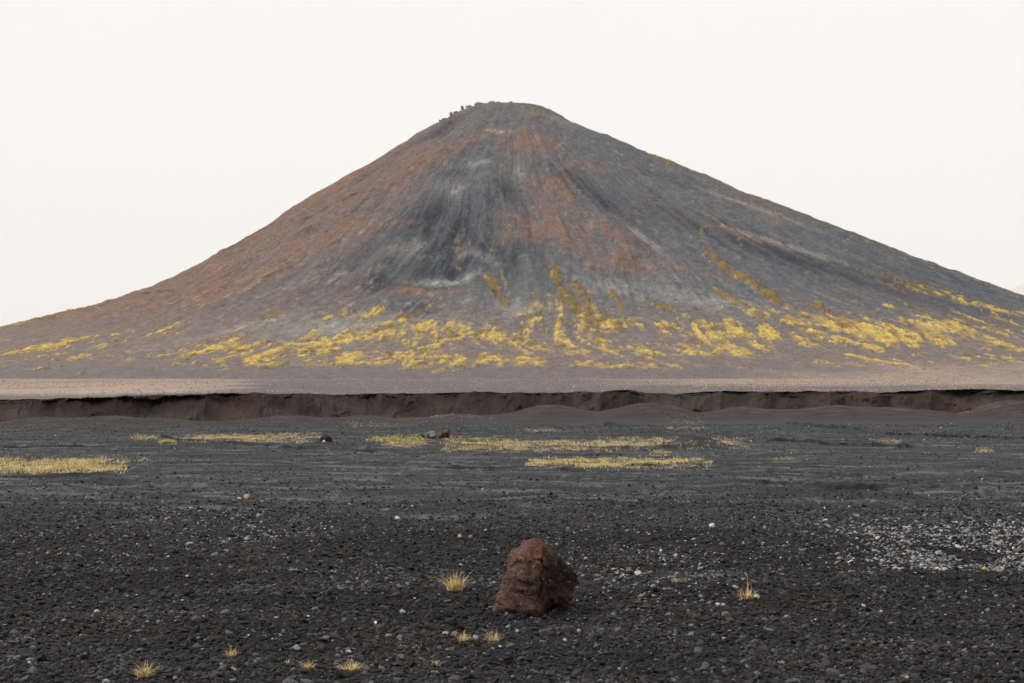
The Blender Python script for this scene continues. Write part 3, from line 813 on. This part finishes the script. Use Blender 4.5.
def plain_litter():
    n = 90000
    x, y = pts_in_fan(n, 70, 900, half=.40, power=-.2)
    u = x / y; lip = np.interp(u, PLAIN['u'], PLAIN['lip'])
    t = ((y - lip - .12).clip(0) / (1350 - lip)) ** (1 / 2.2)
    i = np.searchsorted(PLAIN['t'], t).clip(1, len(PLAIN['t']) - 1); j = np.searchsorted(PLAIN['u'], u).clip(0, len(PLAIN['u']) - 1)
    z = PLAIN['Z'][i, j]
    P = u * FOC + 512
    k = (RNG.uniform(0, 1, n) < .25 + .75 * np.maximum(sst(270, 200, P), sst(560, 760, P))) & (y > lip + 3) & (fbm(x / 12, y / 30, 311, 3) + RNG.uniform(-.5, .5, n) > -.15)
    x, y, z = x[k], y[k], z[k]; n = len(x)
    s = RNG.uniform(.03, .10, n) * (y / 200) ** .6
    pal = np.array([lin(180, 160, 142), lin(190, 174, 160), lin(170, 150, 136), lin(124, 112, 110), lin(104, 94, 94), lin(188, 164, 116)])
    scatter('pumice_litter', x, y, s, pal[RNG.choice(6, n, p=[.26, .2, .2, .14, .1, .1])] * RNG.uniform(.8, 1.05, (n, 1)), 'pale pumice and dry tufts littering the plain beyond the bank', 'litter', sink=.3, z=z)
plain_litter()

# ------------------------------------------------------------------ the rocks one can point at
def gz(x, y): return float(bed_z(np.array([x]), np.array([y]))[0])
x, y = spot(536, 611)
make_boulder(x, y, gz(x, y) - .015)

x, y = spot(444.5, 438)
make_rock('rock', x, y, gz(x, y), .46, .40, .37, (lin(72, 52, 45), lin(128, 98, 82)), 12, M_ROCK, 'brown block of rock sitting in the far grass, left of centre', 'rock', tilt=6)
x, y = spot(429, 438.5)
make_rock('rock', x, y, gz(x, y), .60, .5, .24, (lin(62, 60, 62), lin(140, 138, 136)), 15, M_ROCK, 'low grey rock just left of the brown block in the grass', 'rock')
x, y = spot(325, 445)
make_rock('rock', x, y, gz(x, y) - .02, .52, .36, .24, (lin(34, 32, 34), lin(52, 48, 50)), 17, M_ROCK, 'black rock slab at the right end of the far grass strip', 'rock', tilt=-14)
x, y = spot(324, 446.5)
make_rock('stone', x, y, gz(x, y), .13, .1, .09, (lin(180, 178, 174), lin(215, 212, 206)), 19, M_STONE, 'small white stone at the foot of the black slab', 'stone', sub=3)

STONES = [  # px, py, width px, tone, label
    (247, 499, 9, (168, 140, 118), 'tan stone lying alone on smooth grey gravel, far left'),
    (240, 500, 6, (158, 156, 154), 'small grey stone touching the lone tan stone'),
    (397, 516.5, 7, (206, 198, 186), 'white rounded stone left of centre beyond the boulder'),
    (460, 542.5, 7, (176, 146, 124), 'tan round stone straight behind the clump left of the boulder'),
    (712, 531.5, 8, (206, 202, 198), 'flat white stone on dark gravel beyond and right of the boulder'),
    (97, 617, 6, (205, 203, 198), 'white pebble alone near the left edge of the foreground'),
    (297, 646, 10, (140, 144, 150), 'largest blue grey stone in the near left gravel'),
    (349, 648, 6, (190, 188, 186), 'white stone right of the blue grey stone'),
    (187, 576, 5, (176, 172, 168), 'pale pebble in the black gravel, middle left'),
    (387, 580, 6, (158, 112, 84), 'orange brown pebble left of the near clump by the boulder'),
    (718, 602, 6, (214, 212, 208), 'bright white pebble in front of the tuft with the tall stem'),
    (757, 597, 9, (170, 156, 152), 'pinkish grey stone against the tuft with the tall stem'),
    (863, 603, 6, (190, 188, 184), 'pale grey stone in the right foreground, left one of a close pair'),
    (881, 608, 5, (186, 178, 168), 'cream pebble in the right foreground, right one of a close pair'),
    (937, 572, 6, (208, 196, 172), 'cream stone just below the spread of pale stones'),
    (1006, 619, 6, (196, 202, 210), 'bluish white pebble near the right edge of the foreground'),
    (907, 677, 6, (186, 168, 146), 'tan pebble at the bottom right of the foreground'),
    (579, 632, 6, (182, 152, 142), 'pinkish pebble in front of the boulder'),
    (724, 638, 6, (152, 148, 150), 'grey pebble in the foreground between boulder and right edge'),
    (500, 645, 4, (196, 194, 190), 'white pebble beside the upright tuft in front of the boulder'),
    (985, 567, 9, (180, 150, 100), 'yellowish tan stone under the right end of the pale stones'),
    (945, 573, 7, (170, 172, 176), 'light grey stone next to the cream one below the pale spread')]
for i, (px, py, w, c, lab) in enumerate(STONES):
    x, y = spot(px, py); W = w * y / FOC
    make_rock('stone', x, y, gz(x, y) + .006, W, W * .8, W * .62, (lin(*c) * .85, lin(*c)), 200 + i, M_STONE, lab, 'stone', 'pale stones lying on the black gravel', sub=3, rz=random.uniform(-.4, .4), sink=.1, rough=((3, .05),))

# crags along the summit's left shoulder
CR = [(441, 3.0, 9, 10, 'leftmost crag standing on the summit skyline'), (444.5, 2, 8, 8, 'low crag right against the leftmost crag on the skyline'),
      (451, 0, 8, 9, 'pointed crag second from the left on the skyline'), (456, 0, 9, 6, 'low crag between the pointed crag and the tallest spike'),
      (463, 0, 8, 10, 'tallest thin spike of rock on the summit skyline'), (469, 0, 12, 6, 'rounded crag just right of the tallest spike'),
      (479, 0, 14, 7, 'broad double crag midway to the summit top'), (485, 0, 8, 5, 'small crag right against the broad double crag'),
      (491, 0, 10, 6, 'crag just left of the summit top'), (499, 0, 7, 4, 'tiny crag on the left edge of the summit top'), (511, 0, 7, 4.5, 'tiny crag alone on the very top of the summit')]
for i, (px, _, w, h, lab) in enumerate(CR):
    x = (px - 512) / FOC * 1500
    # the skyline point: highest elevation angle along this bearing
    ys = np.linspace(1380, 1560, 181); zz = np.array([mount_top(px_ * yy, yy) for px_, yy in zip(np.full(181, (px - 512) / FOC), ys)])
    k = int(np.argmax((zz - EYE) / ys)); yy = ys[k]; x = (px - 512) / FOC * yy
    make_rock('crag', x, yy, zz[k] - 1.0, w * (.5 if i in (2, 4) else .95), w * .7, h * (.75 if i in (2, 4) else .5), (lin(100, 101, 104), lin(130, 129, 127)), 300 + i, M_SUMMIT, lab, 'crag', 'crags on the summit skyline', sub=3, sink=.5, tilt=(i * 37) % 30 - 15, rough=((4, .14), (9, .10)))

# ------------------------------------------------------------------ grass
G_TAN = [lin(234, 208, 160), lin(218, 188, 134), lin(242, 224, 184), lin(190, 156, 106)]
G_YEL = [lin(226, 204, 132), lin(210, 194, 110), lin(236, 214, 152)]
G_GRN = [lin(140, 148, 60), lin(160, 160, 72), lin(118, 124, 52)]

def blades(x, y, z, h, w, lean, az, tones, seg=3):
    """curved ribbons: arrays of roots, heights, widths, lean amount and azimuth"""
    n = len(x); face = az + math.pi / 2 + RNG.uniform(-.5, .5, n)
    T = np.linspace(0, 1, seg + 1)
    V = np.empty((n, seg + 1, 2, 3)); C = np.empty((n, seg + 1, 2, 3))
    for i, t in enumerate(T):
        off = lean * h * t ** 1.7
        cx, cy, cz = x + np.cos(az) * off, y + np.sin(az) * off, z + h * t * (1 - .35 * np.minimum(lean, 1.2) * t)
        ww = w * (1 - .85 * t) * .5
        for s, sg in ((0, -1), (1, 1)):
            V[:, i, s, 0] = cx + sg * ww * np.cos(face); V[:, i, s, 1] = cy + sg * ww * np.sin(face); V[:, i, s, 2] = cz
            C[:, i, s] = tones
    idx = np.arange(n * (seg + 1) * 2).reshape(n, seg + 1, 2)
    Q = np.concatenate([np.stack([idx[:, i, 0], idx[:, i, 1], idx[:, i + 1, 1], idx[:, i + 1, 0]], 1) for i in range(seg)])
    return V.reshape(-1, 3), Q, C.reshape(-1, 3)

def pick_tones(pal, n):
    return np.array(pal)[RNG.integers(0, len(pal), n)] * RNG.uniform(.75, 1.15, (n, 1))

def tuft(px, py, wpx, hpx, pal, label, n=70, stems=0, stem_h=0, flat=1.0):
    x, y = spot(px, py); W, H = wpx * y / FOC, hpx * y / FOC
    z = gz(x, y)
    n = int(n * 1.7); a = RNG.uniform(0, 6.283, n); q = RNG.uniform(0, 1, n) * W * .24
    bx, by = q * np.cos(a), q * np.sin(a) * .7
    az = a + RNG.normal(0, 1.0, n)
    V, Q, C = blades(bx, by, np.full(n, -.004), H * RNG.uniform(.2, 1.0, n) ** .8 * (1 + .25 * RNG.normal(size=n)).clip(.4, 1.5), np.full(n, .0032) * RNG.uniform(.6, 1.4, n), RNG.uniform(.0, 1.35, n) * flat, az, pick_tones(pal, n), 4)
    me = raw_mesh('grass_tuft', V, quads=Q); set_col(me, C)
    o = link('grass_tuft', me, M_GRASS); o.location = (x, y, z)
    tag(o, label, 'grass tuft', 'dry grass tufts in the foreground gravel')
    if stems:
        V, Q, C = blades(RNG.uniform(-.01, .01, stems), RNG.uniform(-.01, .01, stems), np.zeros(stems), stem_h * y / FOC * RNG.uniform(.75, 1, stems), np.full(stems, .005), RNG.uniform(.02, .12, stems), RNG.uniform(0, 6.28, stems), pick_tones(pal, stems), 5)
        me = raw_mesh('stem', V, quads=Q); set_col(me, C)
        s = link('stem', me, M_GRASS, o)
    return o

tuft(455, 597, 34, 21, G_TAN + G_YEL[:1], 'largest dry grass tuft, left of the boulder', n=190)
tuft(747, 596, 34, 12, G_TAN, 'tan grass tuft with one tall thin stem, right of the boulder', n=110, stems=3, stem_h=26)
tuft(494, 638.5, 20, 13, G_TAN, 'upright dry tuft straight in front of the boulder foot', n=80)
tuft(464, 636, 24, 10, G_TAN, 'spreading dry tuft left of the upright one in front of the boulder', n=80)
tuft(454, 629, 12, 6, G_TAN, 'smallest wisp of dry grass behind the spreading tuft', n=26)
tuft(422, 646, 18, 7, G_TAN, 'small dry tuft with a thin upright stem, lower left of the boulder', n=50, stems=1, stem_h=18)
tuft(435, 663, 17, 8, G_TAN, 'small dry tuft nearest the bottom edge below the boulder', n=45)
tuft(231, 657, 20, 10, [lin(190, 150, 80)] + G_TAN[:2], 'short dense tan tuft in the near left gravel', n=80)
tuft(146, 684, 36, 16, G_TAN + G_GRN[:1], 'wide dry tuft cut by the bottom edge at the left', n=130)
tuft(308, 672, 20, 10, [lin(198, 146, 96)] + G_TAN, 'orange tan tuft near the bottom edge, left of a wide one', n=75)
tuft(350, 671, 34, 12, G_TAN, 'wide sprawling dry tuft near the bottom edge', n=110, flat=1.3)
tuft(287, 665, 14, 5, G_TAN, 'faint wisp of dry grass left of the orange tan tuft', n=26)
tuft(678, 585, 22, 8, [lin(190, 160, 120), lin(160, 130, 92)], 'flattened pale tuft among pale stones, just right of the boulder', n=70, flat=1.4)
tuft(840, 570, 12, 5, [lin(150, 130, 60)], 'small olive wisp of grass beyond the right foreground', n=26)
tuft(1000, 567, 16, 6, G_TAN, 'low straw wisp under the pale stones at the right edge', n=30, flat=1.3)

def grass_patch(px0, px1, py0, py1, n, pal, hcm, label, dens=0.0, seed=0):
    """low grass on the river bed: an uneven lens-shaped strip of short blades"""
    n = int(n * .75); m = int(n * 4)
    p = RNG.uniform(px0, px1, m); r_ = RNG.uniform(py0, py1, m)
    d = EYE * FOC / (r_ - HOR); d = d + RNG.normal(0, .5, m)
    x = (p - 512) / FOC * d
    pj = p + (px1 - px0) * .10 * gn(r_ / 2.1, r_ * 0, 440 + seed)
    e = (1 - ((pj - (px0 + px1) / 2) / ((px1 - px0) / 2)) ** 2) * 1.1
    v = 1 - np.abs((r_ - (py0 + py1) / 2) / ((py1 - py0) / 2)) ** 2
    nz = .6 * fbm(x / max(.5, (px1 - px0) * .006), d / 2.4, 400 + seed, 3, .6) + .75 * fbm(x / .32, d / .9, 460 + seed, 3, .6)
    k = (1.3 * np.clip(e, 0, 1) ** .8 * v + 1.0 * nz + RNG.uniform(-.75, .75, m)) > .86 + dens
    mx, my, rx, ry, _ = MOUNDS[1]
    k &= ((x - mx) / rx) ** 2 + ((d - my - .2) / ry) ** 2 > .9
    x, d = x[k][:n], d[k][:n]; n = len(x)
    if n < 8: return
    clump = 1 + .5 * fbm(x / .5, d / .5, 420 + seed, 2)
    ox, oy = float(x.mean()), float(d.mean())
    V, Q, C = blades(x, d, bed_z(x, d) - .004, hcm / 100 * clump * RNG.uniform(.3, 1.05, n) * (.6 + .6 * nz[k][:n].clip(-.3, .6)), RNG.uniform(.006, .012, n), RNG.uniform(.1, 1.0, n), RNG.uniform(0, 6.283, n), pick_tones(pal, n), 2)
    V -= np.array([ox, oy, 0])
    me = raw_mesh('grass', V, quads=Q); set_col(me, C)
    o = link('grass', me, M_GRASS); o.location = (ox, oy, 0)
    tag(o, label, 'grass', kind='stuff')
MIX = G_TAN + G_YEL
grass_patch(-40, 130, 459, 473, 20000, MIX, 10, 'thick yellow grass strip at the left edge', seed=1)
grass_patch(125, 155, 459, 463, 250, MIX, 7, 'thin grass at the right tip of the left edge strip', seed=2)
grass_patch(130, 160, 435, 440, 900, G_YEL + G_TAN, 11, 'small yellow grass patch left of the dark channel', seed=3)
grass_patch(158, 178, 438, 445, 900, G_YEL + G_GRN[:1], 12, 'round greenish grass clump beside the dark channel', seed=4)
grass_patch(178, 322, 433, 443, 12000, MIX + G_TAN, 10, 'long tan grass strip ending at the black slab', seed=5)
grass_patch(366, 436, 435, 443, 6000, G_GRN + G_YEL, 10, 'green grass patch left of the brown block', seed=6)
grass_patch(380, 432, 441, 448, 3000, MIX, 8, 'sparse yellow grass in front of the green patch', seed=7, dens=.1)
grass_patch(440, 520, 436, 446, 3500, G_GRN[:2] + G_YEL, 9, 'green and yellow grass right behind the brown block', seed=8)
grass_patch(440, 620, 440, 452, 13000, MIX + G_TAN, 10, 'tan grass field in the middle of the river bed', seed=9, dens=-.2)
grass_patch(590, 752, 438, 449, 11000, MIX + G_TAN, 10, 'tan grass running past the small dark mound', seed=10, dens=-.1)
grass_patch(525, 712, 459, 468, 15000, G_YEL + MIX, 9, 'nearest long yellow grass strip, right of centre', seed=11)
grass_patch(648, 672, 450.5, 455, 500, G_YEL, 8, 'small yellow clump between the two long strips', seed=12)
grass_patch(335, 405, 424.5, 428, 900, G_YEL + G_GRN[:1], 9, 'thin yellow line of grass at the foot of the bank', seed=13, dens=.1)
grass_patch(388, 500, 418, 423.5, 2600, [lin(212, 170, 128), lin(196, 150, 110)] + G_TAN, 10, 'pinkish straw grass scattered along the foot of the bank', seed=14, dens=.18)
grass_patch(520, 562, 428.5, 432, 900, MIX, 7, 'thin tan strip in front of the striped mound', seed=15, dens=.1)
grass_patch(660, 712, 421, 424.5, 500, MIX, 9, 'sparse straw grass under the bank, right of centre', seed=16, dens=.2)
grass_patch(662, 708, 426.5, 430, 600, MIX, 8, 'thin straw line just in front of the straw under the bank', seed=17, dens=.15)
grass_patch(908, 932, 413, 418.5, 700, G_YEL, 20, 'bright yellow clump against the dark bank at the right', seed=18)
grass_patch(958, 990, 416.5, 420, 700, G_GRN[:2] + G_YEL, 11, 'greenish yellow line under the bank at the far right', seed=19)
grass_patch(866, 904, 440, 446, 900, MIX, 7, 'pale grass patch alone on grey gravel at the right', seed=20, dens=.1)
grass_patch(974, 994, 449, 453.5, 350, G_YEL, 9, 'two tiny yellow clumps near the right edge', seed=21)
grass_patch(768, 794, 456, 461, 350, G_GRN[:2] + G_YEL, 7, 'faint olive clump right of the nearest long strip', seed=22, dens=.1)
grass_patch(-40, 22, 429, 433, 1000, G_GRN, 8, 'green line of grass at the left edge by the bank', seed=23)
grass_patch(32, 52, 421.5, 426, 350, G_GRN[:2] + G_YEL, 9, 'small green clump at the foot of the bank, far left', seed=24)
grass_patch(360, 400, 452, 456, 120, MIX, 5, 'scanty straw wisps below the green patch', seed=25, dens=.2)

# ------------------------------------------------------------------ haze
me = bpy.data.meshes.new('haze'); bm = bmesh.new(); bmesh.ops.create_cube(bm, size=1); bm.to_mesh(me); bm.free()
hz = bpy.data.objects.new('haze', me); COL.objects.link(hz)
hz.scale = (74000, 46000, 3600); hz.location = (0, 14500, 1797)
tag(hz, 'thin pale air between the camera and the far hill', 'haze', kind='stuff')
m = bpy.data.materials.new('haze_air'); m.use_nodes = True; nt = m.node_tree; nt.nodes.clear()
out = nt.nodes.new('ShaderNodeOutputMaterial'); pv = nt.nodes.new('ShaderNodeVolumePrincipled')
pv.inputs['Color'].default_value = (1, 1, 1, 1); pv.inputs['Density'].default_value = 2.4e-5; pv.inputs['Anisotropy'].default_value = 0
nt.links.new(pv.outputs[0], out.inputs['Volume']); me.materials.append(m)

# ------------------------------------------------------------------ light, sky
SUN_EL, SUN_AZ = math.radians(42), math.radians(-95)      # azimuth from +Y, clockwise: from the left, a little behind the camera
w = bpy.data.worlds.new('World'); S.world = w; w.use_nodes = True
nt = w.node_tree; nt.nodes.clear()
out = nt.nodes.new('ShaderNodeOutputWorld'); bg = nt.nodes.new('ShaderNodeBackground')
sky = nt.nodes.new('ShaderNodeTexSky'); sky.sky_type = 'NISHITA'; sky.sun_disc = False
sky.sun_elevation = SUN_EL; sky.sun_rotation = SUN_AZ % (2 * math.pi); sky.dust_density = 4; sky.air_density = 1
sc = nt.nodes.new('ShaderNodeVectorMath'); sc.operation = 'SCALE'; sc.inputs['Scale'].default_value = .10
nt.links.new(sky.outputs[0], sc.inputs[0])
tc = nt.nodes.new('ShaderNodeTexCoord'); nz = nt.nodes.new('ShaderNodeTexNoise'); nz.inputs['Scale'].default_value = 1.6; nz.inputs['Detail'].default_value = 5
nt.links.new(tc.outputs['Generated'], nz.inputs['Vector'])
mr = nt.nodes.new('ShaderNodeMapRange'); mr.inputs[1].default_value = .3; mr.inputs[2].default_value = .7; mr.inputs[3].default_value = .985; mr.inputs[4].default_value = 1.015
nt.links.new(nz.outputs['Fac'], mr.inputs[0])
cl = nt.nodes.new('ShaderNodeVectorMath'); cl.operation = 'SCALE'; cl.inputs[0].default_value = (1.04, 1.03, .992)
nt.links.new(mr.outputs[0], cl.inputs['Scale'])
mx = nt.nodes.new('ShaderNodeMix'); mx.data_type = 'RGBA'; mx.inputs['Factor'].default_value = .95       # closed cloud cover over the clear sky
nt.links.new(sc.outputs[0], mx.inputs['A']); nt.links.new(cl.outputs[0], mx.inputs['B'])
nt.links.new(mx.outputs['Result'], bg.inputs['Color']); nt.links.new(bg.outputs[0], out.inputs[0])

sd = bpy.data.lights.new('sun', 'SUN'); sd.energy = 2.5; sd.angle = math.radians(10); sd.color = (1, .95, .88)
so = bpy.data.objects.new('sun', sd); COL.objects.link(so)
from mathutils import Vector
dirv = Vector((math.sin(SUN_AZ) * math.cos(SUN_EL), math.cos(SUN_AZ) * math.cos(SUN_EL), math.sin(SUN_EL)))
so.rotation_euler = dirv.to_track_quat('Z', 'Y').to_euler(); so.location = dirv * 50

# ------------------------------------------------------------------ camera
cd = bpy.data.cameras.new('camera'); cam = bpy.data.objects.new('camera', cd); COL.objects.link(cam)
cam.location = (0, 0, EYE); cam.rotation_euler = (math.radians(90), 0, 0)
cd.lens = 50; cd.sensor_width = 36; cd.shift_y = (HOR - 341.5) / 1024
cd.clip_start = .1; cd.clip_end = 120000
cd.dof.use_dof = True; cd.dof.focus_distance = 14; cd.dof.aperture_fstop = 6.3
S.camera = cam
S.render.engine = 'CYCLES'
S.cycles.max_bounces = 4; S.cycles.diffuse_bounces = 2; S.cycles.volume_bounces = 2
S.cycles.use_denoising = True
vs = S.view_settings
vs.view_transform = 'Standard'; vs.look = 'None'; vs.exposure = 0; vs.gamma = 1; vs.use_curve_mapping = False
